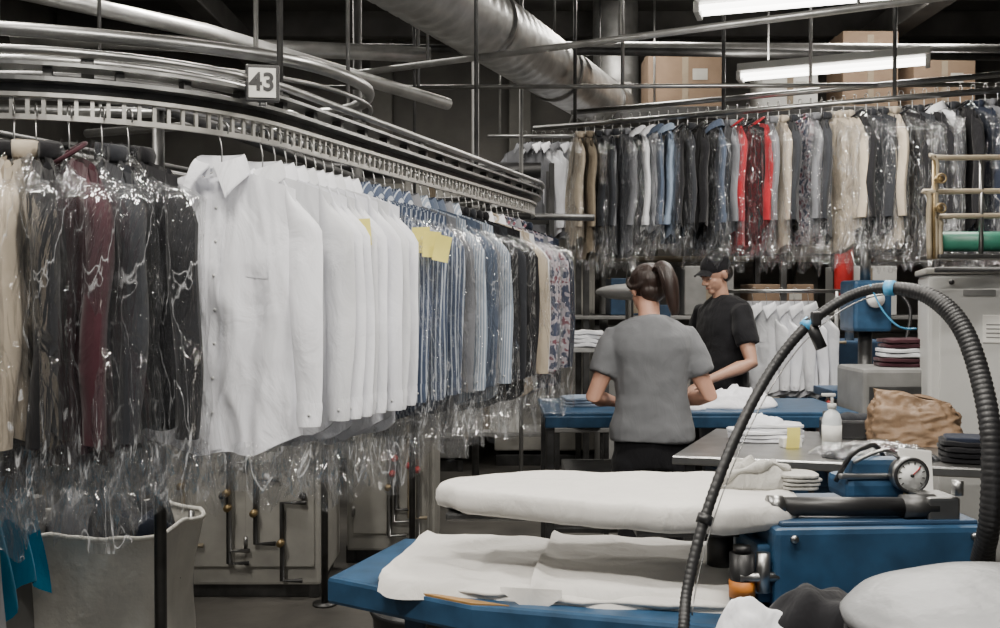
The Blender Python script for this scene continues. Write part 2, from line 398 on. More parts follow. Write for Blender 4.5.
# ---------------------------------------------------------------- conveyor
C1=Vector((-1.27,3.02,0)); Rr=.70; D=Vector((.34,.94,0)).normalized(); N=Vector((D.y,-D.x,0))
Lrun=2.2; C2=C1+D*Lrun
def oval(off=0,z=0,n=36):
    r=Rr+off; pts=[]
    a0=math.atan2(N.y,N.x)
    for k in range(14): pts.append(C2+N*r-D*(Lrun*k/14))
    for k in range(n):
        a=a0-pi*k/n; pts.append(C1+Vector((math.cos(a),math.sin(a),0))*r)
    for k in range(14): pts.append(C1-N*r+D*(Lrun*k/14))
    for k in range(n):
        a=a0+pi-pi*k/n; pts.append(C2+Vector((math.cos(a),math.sin(a),0))*r)
    return [Vector((p.x,p.y,z)) for p in pts]
def band(b,off,z0,z1,t,mat):
    O=[oval(off+t/2,z0),oval(off+t/2,z1),oval(off-t/2,z1),oval(off-t/2,z0)]; n=len(O[0])
    vs=[];fs=[]
    for i in range(n):
        for k in range(4): vs.append(O[k][i])
    for i in range(n):
        j=(i+1)%n
        for k in range(4): l=(k+1)%4; fs.append((i*4+k,j*4+k,j*4+l,i*4+l))
    b.add(vs,fs,mat,False)
b=MB()
band(b,0,1.930,1.943,.012,steel_b)
band(b,0,1.984,1.994,.026,steel_b)
band(b,-.02,1.996,2.018,.03,dsteel)
band(b,.012,2.018,2.028,.05,steel)
band(b,.012,2.052,2.060,.07,steel)
b.tube(oval(.045,2.085),.012,steel,8,closed=True)
b.tube(oval(-.05,2.085),.012,steel,8,closed=True)
b.tube(oval(-.16,2.07),.012,dsteel,8,closed=True)
b.tube(oval(-.22,2.03),.012,steel,8,closed=True)
def along(step,off=0):
    P=oval(off,0); P.append(P[0]); acc=0;out=[];nxt=0
    for i in range(len(P)-1):
        d=(P[i+1]-P[i]).length
        while nxt<=acc+d:
            t=(nxt-acc)/d; out.append((P[i].lerp(P[i+1],t),math.atan2(*(P[i+1]-P[i]).yx))); nxt+=step
        acc+=d
    return out
for p,a in along(.036): b.box((p.x,p.y,1.962),(.009,.008,.05),steel_b,(0,0,a),bev=0)
for p,a in along(.16,.012): b.box((p.x,p.y,2.04),(.02,.03,.03),dsteel,(0,0,a),bev=0)
for p,a in along(.45,-.1): b.box((p.x,p.y,2.068),(.03,.28,.012),dsteel,(0,0,a),bev=0)
posts=[(-.95,2.71),(-.86,4.75),(-.48,5.3),(-1.6,3.6)]
for (x,y) in posts:
    b.cyl((x,y,0),(x,y,2.06),.017,dsteel,12); b.cyl((x,y,0),(x,y,.012),.06,dsteel,16)
b.cyl((-2.3,2.75,1.86),(-.95,2.71,1.86),.014,blackm,10)
b.cyl((-.95,2.71,2.04),(-.48,5.3,2.04),.02,dsteel,10)
b.cyl((-.95,2.71,1.7),(-.86,4.75,1.7),.012,dsteel,10)
b.cyl((-.4,5.3,1.96),(.5,5.15,1.93),.018,dsteel,10)
b.cyl((-.6,3.0,2.06),(-1.4,3.3,2.06),.014,steel,10)
for p in [(-.62,2.75),(-.1,4.1),(-1.27,2.36),(-.5,5.7)]:
    b.cyl((p[0],p[1],2.05),(p[0],p[1],4.1),.009,dsteel,8)
b.done('garment_conveyor')
s=MB(); s.box((0,0,0),(.088,.012,.098),blackm,bev=.004); s.box((0,-.008,0),(.070,.004,.078),paper,bev=.006)
s.box((0,0.012,-.02),(.02,.02,.08),steel)
sg=s.done('conveyor_number_sign',loc=(-.628,2.58,2.07),rz=.16)
cu=bpy.data.curves.new('digits','FONT'); cu.body='43'; cu.size=.066; cu.extrude=.0008; cu.offset=.0016; cu.align_x='CENTER'; cu.align_y='CENTER'
t=bpy.data.objects.new('digits',cu); bpy.context.scene.collection.objects.link(t); t.data.materials.append(blackm)
t.parent=sg; t.location=(0,-.0115,0); t.rotation_euler=(pi/2,0,0)
b=MB()
lp=smooth_path([(-3.0,2.5,2.25),(-2.2,2.52,2.25),(-1.39,2.70,2.25),(-.896,2.90,2.25),(-.60,3.14,2.25),(-.475,3.5,2.25),(-.60,3.85,2.25),(-.95,3.98,2.25),(-1.6,3.9,2.25),(-3.0,3.8,2.25)],8)
b.tube(lp,.021,steel,12)
b.tube([p+Vector((.0,.06,-.05)) for p in lp[10:60]],.008,steel,8)
for q in [(-1.39,2.70),(-.75,3.0),(-.6,3.85),(-1.6,3.9)]: b.cyl((q[0],q[1],2.25),(q[0],q[1],4.15),.008,steel,8)
b.done('overhead_bend_rail')

def hang_run(s): return C1+N*Rr+D*s
base_rz=math.atan2(N.y,N.x)
zr=1.945
def arcpos(deg):
    a=math.radians(deg); return C1+Vector((math.cos(a),math.sin(a),0))*Rr
p=arcpos(-40); garment('white_dress_shirt',(p.x,p.y,zr),-.20,white,seed=1,res=60,L=.80,amp=.013,W=.222,T=.035,hero=True,cover=2,fringe=.10)
cols=[]
for i in range(9): cols.append(('white_dress_shirt',white if i%3 else white2,'shirt',2 if i%3==1 else 0))
cols+= [('striped_shirt',stripe,'shirt',1),('striped_shirt',stripe,'shirt',0),('striped_shirt',stripe,'shirt',0),('striped_shirt',stripe,'shirt',1),('striped_shirt',stripe,'shirt',0)]
cols+= [('grey_shirt',lgrey,'shirt',1),('striped_shirt',stripe2,'shirt',0),('denim_shirt',denim,'shirt',1),('denim_shirt',denim,'shirt',0),('grey_shirt',lgrey,'shirt',2),('blue_shirt',stripe2,'shirt',1),('black_suit_jacket',black_f,'jacket',0),('black_suit_jacket',char_f,'jacket',0),('black_suit_jacket',black_f,'jacket',1),('black_suit_jacket',black_f,'jacket',0),
 ('white_dress_shirt',white2,'shirt',0),('cream_blouse',cream_f,'blouse',1),('white_dress_shirt',white2,'shirt',0),('floral_blouse',flor,'blouse',1),('floral_blouse',flor,'blouse',0),('grey_shirt',lgrey,'shirt',0),('floral_blouse',flor,'blouse',1),('navy_jacket',navy_f,'jacket',0)]
n=len(cols)
for i,(nm,mt,kd,cv) in enumerate(cols):
    ss=-.105+i*.054
    if i>8: ss=.40+(i-9)*(1.66/(n-10))
    if ss<0: p=arcpos(math.degrees(base_rz)+math.degrees(ss/Rr))
    else: p=hang_run(ss)
    rz=base_rz+R.uniform(-.04,.04)+(.08 if i<3 else 0)
    Lg=.80+R.uniform(-.03,.03) if kd=='shirt' else .84
    tg=None
    if i==3: tg=(.032,.075,1)
    if i==9: tg=(.055,.08,3)
    garment(nm,(p.x,p.y,zr),rz,mt,kd,seed=10+i,L=Lg,cover=cv,res=24,tag=tg,fringe=.11 if i<22 else .07,W=.215+R.uniform(-.012,.012),T=.018,amp=.006)
arc=[(-60,'black_suit_jacket',black_f,'jacket'),(-65,'charcoal_coat',char_f,'jacket'),(-71,'maroon_cardigan',maroon_f,'blouse'),(-77,'charcoal_coat',black_f,'jacket'),(-81,'cream_jacket',cream_f,'jacket'),(-86,'black_suit_jacket',black_f,'jacket'),(-90,'charcoal_coat',char_f,'jacket'),(-96,'grey_coat',char_f,'jacket'),(-102,'black_suit_jacket',black_f,'jacket'),(-109,'navy_jacket',navy_f,'jacket')]
for i,(dg,nm,mt,kd) in enumerate(arc):
    p=arcpos(dg); garment(nm,(p.x,p.y,zr),math.radians(dg)+.25+R.uniform(-.12,.12),mt,kd,seed=60+i,L=.76+R.uniform(-.05,.05),cover=1,res=26,W=.23,fringe=.13,amp=.018,T=.038)

# ---------------------------------------------------------------- back rack
b=MB()
r0=Vector((.50,6.5,2.66)); r1=Vector((3.2,5.20,2.66))
b.cyl(r0-(r1-r0)*.1,r1,.018,steel,10)
b.cyl(r0+Vector((0,.3,.14)),r1+Vector((0,.3,.14)),.018,steel,10)
for t in(.0,.33,.66,.98):
    q=r0.lerp(r1,t); b.cyl(q,(q.x,q.y,4.1),.012,dsteel,8)
b.done('overhead_hanging_rail')
base=[('cream_jacket',cream_f),('tan_coat',tan_f),('charcoal_coat',char_f),('grey_coat',lgrey),('charcoal_coat',char_f),('grey_coat',lgrey),('charcoal_coat',char_f),('white_dress_shirt',white2),('white_dress_shirt',white2),('denim_shirt',denim),('blue_shirt',blue_f),('black_dress',black_f),('charcoal_coat',char_f),('black_dress',black_f),('black_dress',black_f),('blue_shirt',denim),('grey_coat',lgrey),('red_dress',red_f),('black_dress',black_f),('red_dress',red_f),('grey_coat',lgrey),('beige_coat',cream_f),('charcoal_coat',char_f),('floral_dress',flor),('grey_coat',lgrey),('charcoal_coat',char_f),('cream_jacket',cream_f),('tan_coat',cream_f),('black_dress',black_f),('charcoal_coat',char_f),('charcoal_coat',char_f),('cream_jacket',cream_f),('black_dress',black_f),('charcoal_coat',char_f),('black_dress',black_f),('white_dress_shirt',white2),('charcoal_coat',char_f),('black_dress',black_f),('navy_jacket',navy_f),('grey_coat',lgrey),('black_dress',black_f),('charcoal_coat',char_f),('charcoal_coat',char_f),('grey_coat',lgrey),('black_dress',black_f),('black_dress',black_f),('grey_coat',lgrey),('black_dress',black_f)]
pal=base
dr=(r1-r0); ra=math.atan2(dr.y,dr.x)
for i,(nm,mt) in enumerate(pal):
    q=r0.lerp(r1,(i+.2)/len(pal)); kd='jacket' if ('coat' in nm or 'jacket' in nm) else ('shirt' if 'shirt' in nm else 'blouse')
    garment(nm,(q.x,q.y,q.z+.02),ra-pi/2+.55+R.uniform(-.25,.25),mt,kd,seed=200+i,L=.80+R.uniform(-.08,.08),cover=1 if i%3!=1 else 0,res=14,W=.20,fringe=.09,T=.028,sleeve=.55)
b=MB(); b.cyl((-.1,7.9,2.82),(1.3,7.9,2.82),.016,steel,8); b.cyl((0,7.9,2.82),(0,7.9,4.1),.01,steel,8); b.cyl((1.25,7.9,2.82),(1.25,7.9,4.1),.01,steel,8); b.done('far_hanging_rail')
for i in range(9): garment('white_dress_shirt',(.20+i*.075,7.9,2.84),-.5+R.uniform(-.2,.2),white if i%3 else lgrey,'shirt',seed=300+i,res=14,W=.19,T=.03)

# ---------------------------------------------------------------- ducts, pipes
b=MB()
a=Vector((-1.06,3.0,3.02)); c=Vector((.86,8.1,3.12)); n=90
pts=[];rs=[]
for k in range(n*2+1): pts.append(a.lerp(c,k/(n*2))); rs.append(.2+(.006 if k%4==0 else 0))
b.tube(pts,rs,galv,28)
for t in(.25,.5,.75,.98):
    q=a.lerp(c,t); b.tube([q-(c-a).normalized()*.02,q+(c-a).normalized()*.02],.215,steel,28)
    b.cyl(q+Vector((0,0,.2)),(q.x,q.y,4.2),.008,dsteel,6)
b.tube(smooth_path([c,c+Vector((.12,.3,.02)),c+Vector((.16,.5,.25)),c+Vector((.16,.55,1.05))],6),.2,galv,24)
b.done('ventilation_duct')
b=MB(); b.tube([(-2.3,3.6,2.75),(-1.3,4.3,2.68),(-.3,5.6,2.62)],.035,galv,14); b.done('conduit_pipe')
b=MB(); b.tube([(-2.6,5.2,2.9),(-.4,5.6,2.9)],.045,galv,14); b.tube([(-3,4.4,3.4),(4.6,4.9,3.4)],.04,dsteel,12); b.tube([(-3,5.0,3.1),(-.5,5.1,3.1)],.03,galv,12); b.done('conduit_pipe')
b=MB(); b.tube([(-2.9,6.5,3.2),(4.5,6.9,3.2)],.03,dsteel,12); b.tube([(.0,7.0,3.3),(4.6,7.3,3.35)],.05,galv,12); b.tube([(-2,7.2,2.45),(.3,7.2,2.45)],.06,blackm,14); b.done('overhead_pipe_run')
b=MB(); b.tube([(-.87,5.64,2.8),(2.3,4.0,2.8)],.018,galv,12)
for (x,y) in((.6,4.88),(1.6,4.36),(-.4,5.4)): b.cyl((x,y,2.8),(x,y,4.1),.008,steel,8)
b.done('suspended_rail')
b=MB(); b.tube([(-1.2,6.0,2.8),(3.8,5.9,2.8)],.014,steel,10)
for x in(-.5,.75,1.9,3.2): b.cyl((x,5.97,2.8),(x,5.97,4.1),.011,steel,8)
b.done('suspended_rail')
b=MB()
for (x,y,z0,z1,r) in [(-.95,6.5,0,4.1,.03),(-.2,7.9,0,4.1,.03),(.95,8.9,0,4.1,.04),(4.2,7.5,0,4.1,.05),(.15,6.9,0,4.1,.015)]: b.cyl((x,y,z0),(x,y,z1),r,greyp,10)
b.done('support_pipe_columns')
b=MB(); b.tube([(-3,9.7,2.6),(4.6,9.7,2.6)],.05,ivory,12); b.tube([(-3,9.7,1.9),(4.6,9.7,1.9)],.03,copper,12); b.tube([(-3,9.7,1.2),(4.6,9.7,1.2)],.04,greyp,12); b.done('wall_pipework')

# ---------------------------------------------------------------- storage up high
b=MB(); b.box((2.3,8.3,3.02),(3.4,.9,.05),greyp); b.box((2.3,7.86,3.0),(3.4,.05,.1),dsteel)
for x in(.7,2.3,3.9):
    for y in(7.9,8.7): b.box((x,y,1.5),(.05,.05,3.0),dsteel)
b.box((2.3,8.3,2.2),(3.4,.9,.03),greyp); b.box((2.3,8.3,1.35),(3.4,.9,.03),greyp); b.box((2.3,8.3,.6),(3.4,.9,.03),greyp)
b.done('storage_shelving')
def cbox(c,s,rz=0,m=card):
    b=MB(); b.box((0,0,s[2]/2),s,m,bev=.008); b.box((0,-s[1]/2-.001,s[2]/2),(.05,.004,s[2]*.9),tan_f,bev=0); b.box((0,0,s[2]+.001),(s[0],.06,.004),tan_f,bev=0)
    b.box((s[0]*.2,-s[1]/2-.002,s[2]*.6),(s[0]*.2,.004,s[2]*.2),ivory,bev=0)
    b.done('cardboard_box' if m is card else 'storage_box',loc=c,rz=rz)
cbox((1.5,8.1,3.05),(.6,.4,.45)); cbox((3.0,8.1,3.05),(.45,.4,.62)); cbox((2.35,8.1,3.05),(.45,.4,.3),m=whitep)
cbox((3.6,8.1,3.05),(.5,.4,.4)); cbox((1.02,8.45,3.05),(.2,.3,.3),m=ivory); cbox((1.5,8.15,2.22),(.5,.4,.4)); cbox((2.6,8.15,2.22),(.6,.4,.35),m=ivory)
cbox((1.1,8.1,1.37),(.4,.4,.3),m=bluep2); cbox((1.7,8.1,1.37),(.4,.4,.4),m=greyp); cbox((2.3,8.1,1.37),(.5,.4,.25)); cbox((3.0,8.1,1.37),(.45,.4,.4),m=whitep)
cbox((1.3,8.1,.62),(.5,.4,.4),m=greyp); cbox((2.1,8.1,.62),(.5,.4,.5),m=ivory); cbox((2.9,8.1,.62),(.5,.4,.4),m=bluep2)
b=MB()
for z in(.5,1.3,2.1): b.box((-.35,7.4,z),(1.5,.5,.03),greyp)
for x in(-1.08,.38):
    for y in(7.17,7.63): b.box((x,y,1.25),(.04,.04,2.5),dsteel)
b.done('metal_shelf_unit')
cbox((.05,7.35,2.115),(.36,.35,.26),m=whitep); cbox((-.5,7.35,2.115),(.4,.35,.3),m=ivory); cbox((.0,7.35,1.315),(.4,.35,.35),m=greyp); cbox((-.6,7.35,1.315),(.4,.35,.4)); cbox((-.1,7.35,.515),(.5,.4,.5),m=whitep)

# ---------------------------------------------------------------- steam machines
def machine(name,c,s,m,seed=0,rz=0):
    rn=random.Random(seed); b=MB(); w,d,h=s
    b.box((0,0,h*.52),(w,d,h*.9),m,bev=.015); b.box((0,0,.05),(w*.92,d*.92,.1),dsteel)
    for sx in(-1,1): b.box((sx*w*.46,-d*.44,.05),(.05,.05,.1),dsteel)
    k=max(1,int(w/.4))
    for i in range(k):
        x=-w/2+(i+.5)*w/k; b.box((x,-d/2-.008,h*.5),(w/k*.86,.016,h*.66),m,bev=.006)
        b.cyl((x+w/k*.3,-d/2-.02,h*.55),(x+w/k*.3,-d/2-.05,h*.55),.015,blackm)
        b.box((x-w/k*.1,-d/2-.02,h*.75),(.09,.006,.05),paper if i%2 else dsteel)
        for hz in(.3,.7): b.cyl((x-w/k*.42,-d/2-.02,h*hz-.03),(x-w/k*.42,-d/2-.02,h*hz+.03),.01,steel,8)
    for i in range(5):
        x=rn.uniform(-w*.45,w*.35); zz=h*rn.uniform(.5,1.0); zb=h*rn.uniform(.1,.35); b.tube([(x+.1,-d/2-.04,zb),(x,-d/2-.04,zb),(x,-d/2-.04,zz),(x+.12,-d/2-.04,zz)],.012,rn.choice([steel,copper,dsteel]),8)
        b.cyl((x,-d/2-.05,(zz+zb)/2),(x,-d/2-.09,(zz+zb)/2),.018,rn.choice([brass,redp,dsteel]),10)
    for i in range(2):
        x=rn.uniform(-w*.35,w*.35); b.cyl((x,-d*.2,h*.97),(x,-d*.2,h*.97+.12),.03,steel); b.cyl((x,-d*.2,h*.97+.12),(x,-d*.2,h*.97+.14),.05,dsteel)
    b.done(name,loc=c,rz=rz)
machine('steam_boiler_cabinet',(-1.3,5.15,0),(.8,.6,.95),ivory,1)
machine('laundry_machine',(-.62,5.75,0),(.5,.5,1.0),ivory,2)
machine('laundry_machine',(-2.3,5.2,0),(.8,.7,1.1),greyp,3)
machine('vacuum_unit',(2.4,6.9,0),(.6,.5,1.25),bluep2,4)
machine('laundry_machine',(3.3,6.4,0),(.8,.7,1.6),ivory,5)
machine('laundry_machine',(-.9,8.8,0),(1.2,.8,1.7),greyp,6)
machine('dry_cleaning_machine',(.4,9.1,0),(.9,.8,2.0),ivory,7)
b=MB(); b.box((.95,7.0,.5),(.5,.4,1.0),greyp,bev=.02); b.tube([(.95,7.1,1.0),(.95,7.15,1.6),(.95,7.0,1.75),(.95,6.85,1.65)],.03,steel,10); b.ell((.95,6.85,1.55),(.28,.12,.06),greyp); b.ell((.95,6.85,1.15),(.28,.12,.07),padw); b.cyl((.95,6.85,.9),(.95,6.85,1.12),.05,dsteel); b.box((1.15,6.8,1.4),(.08,.05,.12),bluep2)
b.done('hot_head_press')
b=MB(); b.box((.50,6.05,1.19),(.36,.3,.03),greyp)
for x in(.35,.65):
    for y in(5.93,6.17): b.box((x,y,.6),(.03,.03,1.18),dsteel)
b.box((.5,6.05,.7),(.34,.28,.03),greyp); b.folded((.50,6.0,1.205),.27,.2,.10,white2,3,4); b.folded((.50,6.0,.715),.27,.2,.12,lgrey,4,4)
b.done('linen_shelf_stand')
b=MB(); b.box((2.9,5.6,.9),(.5,.4,.03),greyp)
for x in(2.68,3.12):
    for y in(5.43,5.77): b.box((x,y,.45),(.04,.04,.9),dsteel)
b.box((2.9,5.6,1.05),(.3,.25,.26),redp,bev=.02); b.cyl((2.9,5.47,1.08),(2.9,5.45,1.08),.05,dsteel); b.cyl((2.9,5.6,1.18),(2.9,5.6,1.4),.03,steel); b.done('red_air_compressor_stand')

# ---------------------------------------------------------------- worktable
b=MB(); b.box((1.03,5.33,.905),(1.62,.72,.03),bluep,bev=.008); b.box((1.03,4.985,.87),(1.6,.04,.06),bluep)
for x in(.26,1.8):
    for y in(5.02,5.64): b.box((x,y,.445),(.045,.045,.89),dsteel)
b.box((1.03,5.33,.3),(1.55,.6,.03),dsteel)
b.box((.6,5.33,.45),(.5,.45,.27),greyp); b.box((1.4,5.33,.44),(.45,.45,.25),bluep2)
b.done('blue_worktable')
def cloth(name,c,rx,ry,h,mat,seed,rz=0,amp=.35,sc=9):
    b=MB(); b.heap((0,0,0),rx,ry,h,mat,seed,amp,sc); b.done(name,loc=c,rz=rz)
cloth('crumpled_white_shirt',(1.26,5.28,.92),.26,.2,.07,white,1,amp=.8,sc=13)
cloth('crumpled_white_shirt',(.93,5.12,.92),.16,.10,.04,white,8,amp=.8,sc=13)
b=MB(); b.folded((0,0,0),.22,.2,.05,blue_f,6,3); b.done('folded_blue_shirt',loc=(.45,5.3,.92),rz=.2)
b=MB(); b.cyl((1.40,6.25,1.55),(2.15,6.15,1.55),.012,steel)
for q in((1.42,6.25),(2.13,6.15)): b.cyl((*q,0),(*q,1.55),.014,steel); b.box((*q,.02),(.06,.5,.04),dsteel)
b.done('garment_stand')
for i in range(5): garment('white_dress_shirt',(1.62+i*.085,6.23-i*.012,1.55),-.7-.08*i,white if i%2 else white2,'shirt',seed=400+i,res=18,L=.62,W=.18,sleeve=.45,T=.025,amp=.014)

# ---------------------------------------------------------------- steel counter
b=MB()
ctop=[(.66,3.72),(1.95,3.36),(2.25,4.2),(1.0,4.5)]
b.prism(ctop,.865,.90,steel,.006)
for p in [(.74,3.78),(1.88,3.46),(2.1,4.15),(1.05,4.4)]: b.box((p[0],p[1],.43),(.04,.04,.86),dsteel,(0,0,-.27))
b.prism([(.78,3.82),(1.85,3.52),(2.05,4.1),(1.08,4.35)],.28,.30,greyp,0)
b.done('steel_counter')
cbox((1.2,4.05,.30),(.4,.3,.35),-.27,m=bluep2); cbox((1.7,3.9,.30),(.4,.3,.3),-.27)
b=MB(); b.folded((0,0,0),.30,.2,.05,white,5,3,.05); b.folded((.02,0,.045),.26,.17,.03,white2,6,2,-.1); b.heap((-.02,0,.07),.10,.07,.03,white,3,.8,16)
b.done('folded_towel_stack',loc=(1.13,4.13,.90))
b=MB(); b.grid(lambda u,v:(u*.055,-.0-.01*math.sin(v*2),v*.085),3,5,yellow); b.box((.03,.03,.02),(.08,.05,.04),paper); b.done('yellow_ticket',loc=(1.15,3.90,.9),rz=.1)
b=MB(); b.rings([((0,0,0),.034,.026),((0,0,.01),.038,.03),((0,0,.12),.038,.03),((0,0,.145),.03,.024),((0,0,.16),.014,.014),((0,0,.17),.014,.014)],clearp,24)
b.cyl((0,0,.165),(0,0,.185),.017,whitep,16); b.cyl((0,0,.18),(0,0,.215),.006,whitep,8); b.box((-.014,0,.219),(.055,.018,.012),whitep,bev=.004)
b.rings([((0,0,.035),.0386,.0306),((0,0,.1),.0386,.0306)],paper,24)
b.done('sanitizer_pump_bottle',loc=(1.32,3.86,.90))
b=MB()
def bagf(u,v):
    a=u*2*pi; x=math.cos(a);y=math.sin(a); q=(abs(x)**3.2+abs(y)**3.2)**(-1/3.2)
    w=.175*(1-.22*v*v) ; d=.11*(1-.72*v**2.2)
    h=.185*v*(1-.16*x*v)
    nn=noise.noise(Vector((x*2,y*2,v*4)))*.02+(.5-abs(noise.noise(Vector((x*4,y*4,v*7)))))*.024+(.5-abs(noise.noise(Vector((x*8,y*8,v*13)))))*.010
    return Vector((x*q*(w+nn)-.02*v,y*q*(d+nn)+.02*v,h+nn*.7*v))
b.grid(bagf,90,40,kraft)
b.grid(lambda u,v:Vector(bagf(u,1)).lerp((Vector(bagf(0,1))+Vector(bagf(.5,1)))/2,v)+Vector((0,0,.012*math.sin(v*3)*math.sin(u*12))),90,4,kraft)
b.done('brown_paper_bag',loc=(1.74,4.05,.9),rz=-.25)
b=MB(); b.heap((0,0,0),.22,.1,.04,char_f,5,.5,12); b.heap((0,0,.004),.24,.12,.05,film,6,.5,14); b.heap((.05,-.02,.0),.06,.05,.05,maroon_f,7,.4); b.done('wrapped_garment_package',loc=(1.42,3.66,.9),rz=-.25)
b=MB(); b.folded((0,0,0),.27,.18,.08,black_f,7,4); b.folded((.0,0,.075),.24,.16,.02,navy_f,8,1)
b.done('folded_dark_trousers',loc=(1.77,3.58,.9),rz=-.2)
b=MB(); b.box((0,0,.04),(.2,.14,.08),blackm,bev=.01); b.box((-.08,-.02,.09),(.03,.03,.05),dsteel); b.heap((.03,0,.075),.08,.06,.03,char_f,9); b.done('black_caddy',loc=(1.5,4.22,.9),rz=-.2)

# ---------------------------------------------------------------- white cabinet and right side
b=MB(); b.box((.5,.3,.82),(1.0,.6,1.6),whitep,bev=.02); b.box((.5,-.01,.9),(.9,.02,1.3),whitep,bev=.008)
b.box((.5,.3,1.635),(1.03,.63,.03),ivory,bev=.008); b.box((.28,-.025,1.36),(.09,.005,.13),paper); b.box((.42,-.025,1.40),(.07,.005,.09),paper); b.box((.22,-.03,1.53),(.14,.006,.03),greyp)
for x in(.1,.5): b.cyl((x,-.02,1.58),(x,-.04,1.58),.012,blackm,12)
for z in (1.38,1.36,1.34,1.32): b.box((.28,-.029,z),(.06,.002,.005),greyp,bev=0)
b.done('white_machine_cabinet',loc=(2.06,4.68,0),rz=-.33)
b=MB(); b.tube([(1.78,3.98,1.62),(2.9,3.9,1.62)],.011,blackm,10); b.cyl((2.6,3.92,1.62),(2.6,4.42,1.68),.01,blackm); b.done('steel_hanging_arm')
b=MB(); b.cyl((1.97,4.4,1.76),(2.6,4.4,1.76),.045,green,24); b.ell((1.97,4.4,1.76),(.03,.045,.045),green)
for z,x in((1.95,1.92),(2.1,1.95),(1.84,1.97)): b.tube(smooth_path([(x,4.35,1.68),(x,4.35,z),(x+.05,4.35,z+.03),(2.9,4.35,z+.03)],4),.012,copper,10)
b.cyl((1.94,4.35,1.68),(1.94,4.35,2.12),.010,brass); b.cyl((2.15,4.35,1.68),(2.15,4.35,2.12),.010,steel)
for z in(1.9,2.03): b.cyl((1.94,4.32,z),(1.94,4.29,z),.016,brass); b.tube([(1.94+.02*math.cos(a),4.28,z+.02*math.sin(a)) for a in [2*pi*k/14 for k in range(14)]],.004,brass,6,closed=True)
b.box((2.3,4.42,1.69),(.7,.2,.02),dsteel)
b.done('steam_pipe_manifold')
b=MB(); b.box((2.16,5.75,1.46),(.22,.25,.3),bluep,bev=.02); b.cyl((2.16,5.75,.0),(2.16,5.75,1.4),.04,dsteel); b.box((2.16,5.75,.95),(.5,.35,.05),bluep2); b.cyl((2.16,5.61,1.5),(2.16,5.58,1.5),.05,glassw,20); b.cyl((2.16,5.75,1.6),(2.16,5.75,1.85),.03,steel)
b.tube(smooth_path([(2.24,5.65,1.6),(2.34,5.55,1.45),(2.29,5.5,1.2),(2.34,5.55,1.0)],6),.01,rubber,8); b.box((2.16,5.75,.02),(.4,.4,.04),dsteel); b.done('steam_spotting_unit')
b=MB()
b.rings([((0,0,0),.06,.06),((0,0,.02),.075,.075),((0,0,.4),.075,.075),((0,0,.46),.05,.05),((0,0,.49),.025,.025)],redp,24); b.cyl((0,0,.48),(0,0,.53),.02,brass); b.box((.03,0,.55),(.12,.02,.02),blackm); b.tube(smooth_path([(-.02,0,.52),(-.09,0,.45),(-.1,-.03,.2)],5),.01,rubber)
b.cyl((0,.08,.1),(0,.14,.1),.01,dsteel); b.box((0,.10,.2),(.1,.03,.3),dsteel)
b.done('fire_extinguisher',loc=(2.75,7.78,1.52))
b=MB(); b.box((0,0,.57),(.5,.4,1.14),greyp,bev=.02); b.box((0,-.205,.6),(.44,.01,.9),dsteel)
for i in range(3): b.folded((.05+i*.01,0,1.14+.05*i),.30,.22,.05,[maroon_f,white2,maroon_f][i],20+i,2)
b.done('grey_locker_with_folded_linen',loc=(2.12,5.2,0))
# ---------------------------------------------------------------- press station
b=MB()
low=[(-.40,2.25),(-.26,2.62),(.66,2.46),(.80,1.95),(.60,1.86),(-.06,2.04)]
b.prism(low,.79,.855,bluep,.01)
b.prism([(-.22,2.145),(-.06,2.045),(.02,2.03),(-.18,2.13)],.795,.858,wood,.001)
for p in[(-.2,2.3),(.55,2.4),(.7,2.0),(.1,2.1)]: b.box((p[0],p[1],.4),(.05,.05,.8),bluep2)
b.box((.3,2.25,.2),(.9,.05,.05),bluep2); b.box((.03,2.10,.72),(.24,.1,.13),whitep); b.cyl((-.02,2.05,.74),(-.02,2.035,.74),.016,blackm); b.box((.06,2.048,.74),(.06,.004,.03),greyp)
b.box((.35,2.2,.72),(.5,.3,.1),dsteel)
b.done('pressing_table')
def pad(poly,z0,z1,n=6,seed=1,mat=padw,rag=0,wob=.004):
    P=smooth_path([(p[0],p[1],0) for p in poly],n,closed=True)
    b=MB(); K=len(P); cx=sum(p.x for p in P)/K; cy=sum(p.y for p in P)/K; vs=[];fs=[]
    prof=[(.93,z0-.004),(.985,z0+.004),(1.0,z0+(z1-z0)*.35),(.995,z0+(z1-z0)*.7),(.975,z1-.004),(.94,z1)]+[(q,z1+.003) for q in(.88,.82,.76,.7,.64,.58,.52,.46,.4,.33,.26,.19,.12,.05,.01)]
    for q,z in prof:
        for p in P:
            x=cx+(p.x-cx)*q;y=cy+(p.y-cy)*q
            w=noise.noise(Vector((x*9,y*9,seed)))*wob+noise.noise(Vector((x*25,y*25,seed)))*wob*.4+rag*abs(noise.noise(Vector((x*6+y*4,y*14-x*3,seed+3))))
            vs.append((x+w*1.2*(q>.9),y+w*1.2*(q>.9),z+w))
    for i in range(len(prof)-1):
        for j in range(K): fs.append((i*K+j,i*K+(j+1)%K,(i+1)*K+(j+1)%K,(i+1)*K+j))
    fs.append(tuple(reversed(range(K)))); fs.append(tuple((len(prof)-1)*K+j for j in range(K)))
    b.add(vs,fs,mat); return b
b=pad([(-.15,2.27),(-.11,2.36),(.1,2.42),(.4,2.43),(.60,2.39),(.67,2.24),(.63,2.05),(.45,1.985),(.2,2.06),(-.08,2.19)],1.015,1.068,8,rag=.007)
b.box((.45,2.2,.99),(.3,.14,.03),dsteel); b.cyl((.5,2.2,.87),(.5,2.2,1.0),.03,dsteel)
b.box((.1,2.25,1.0),(.45,.06,.02),dsteel)
b.done('upper_ironing_board')
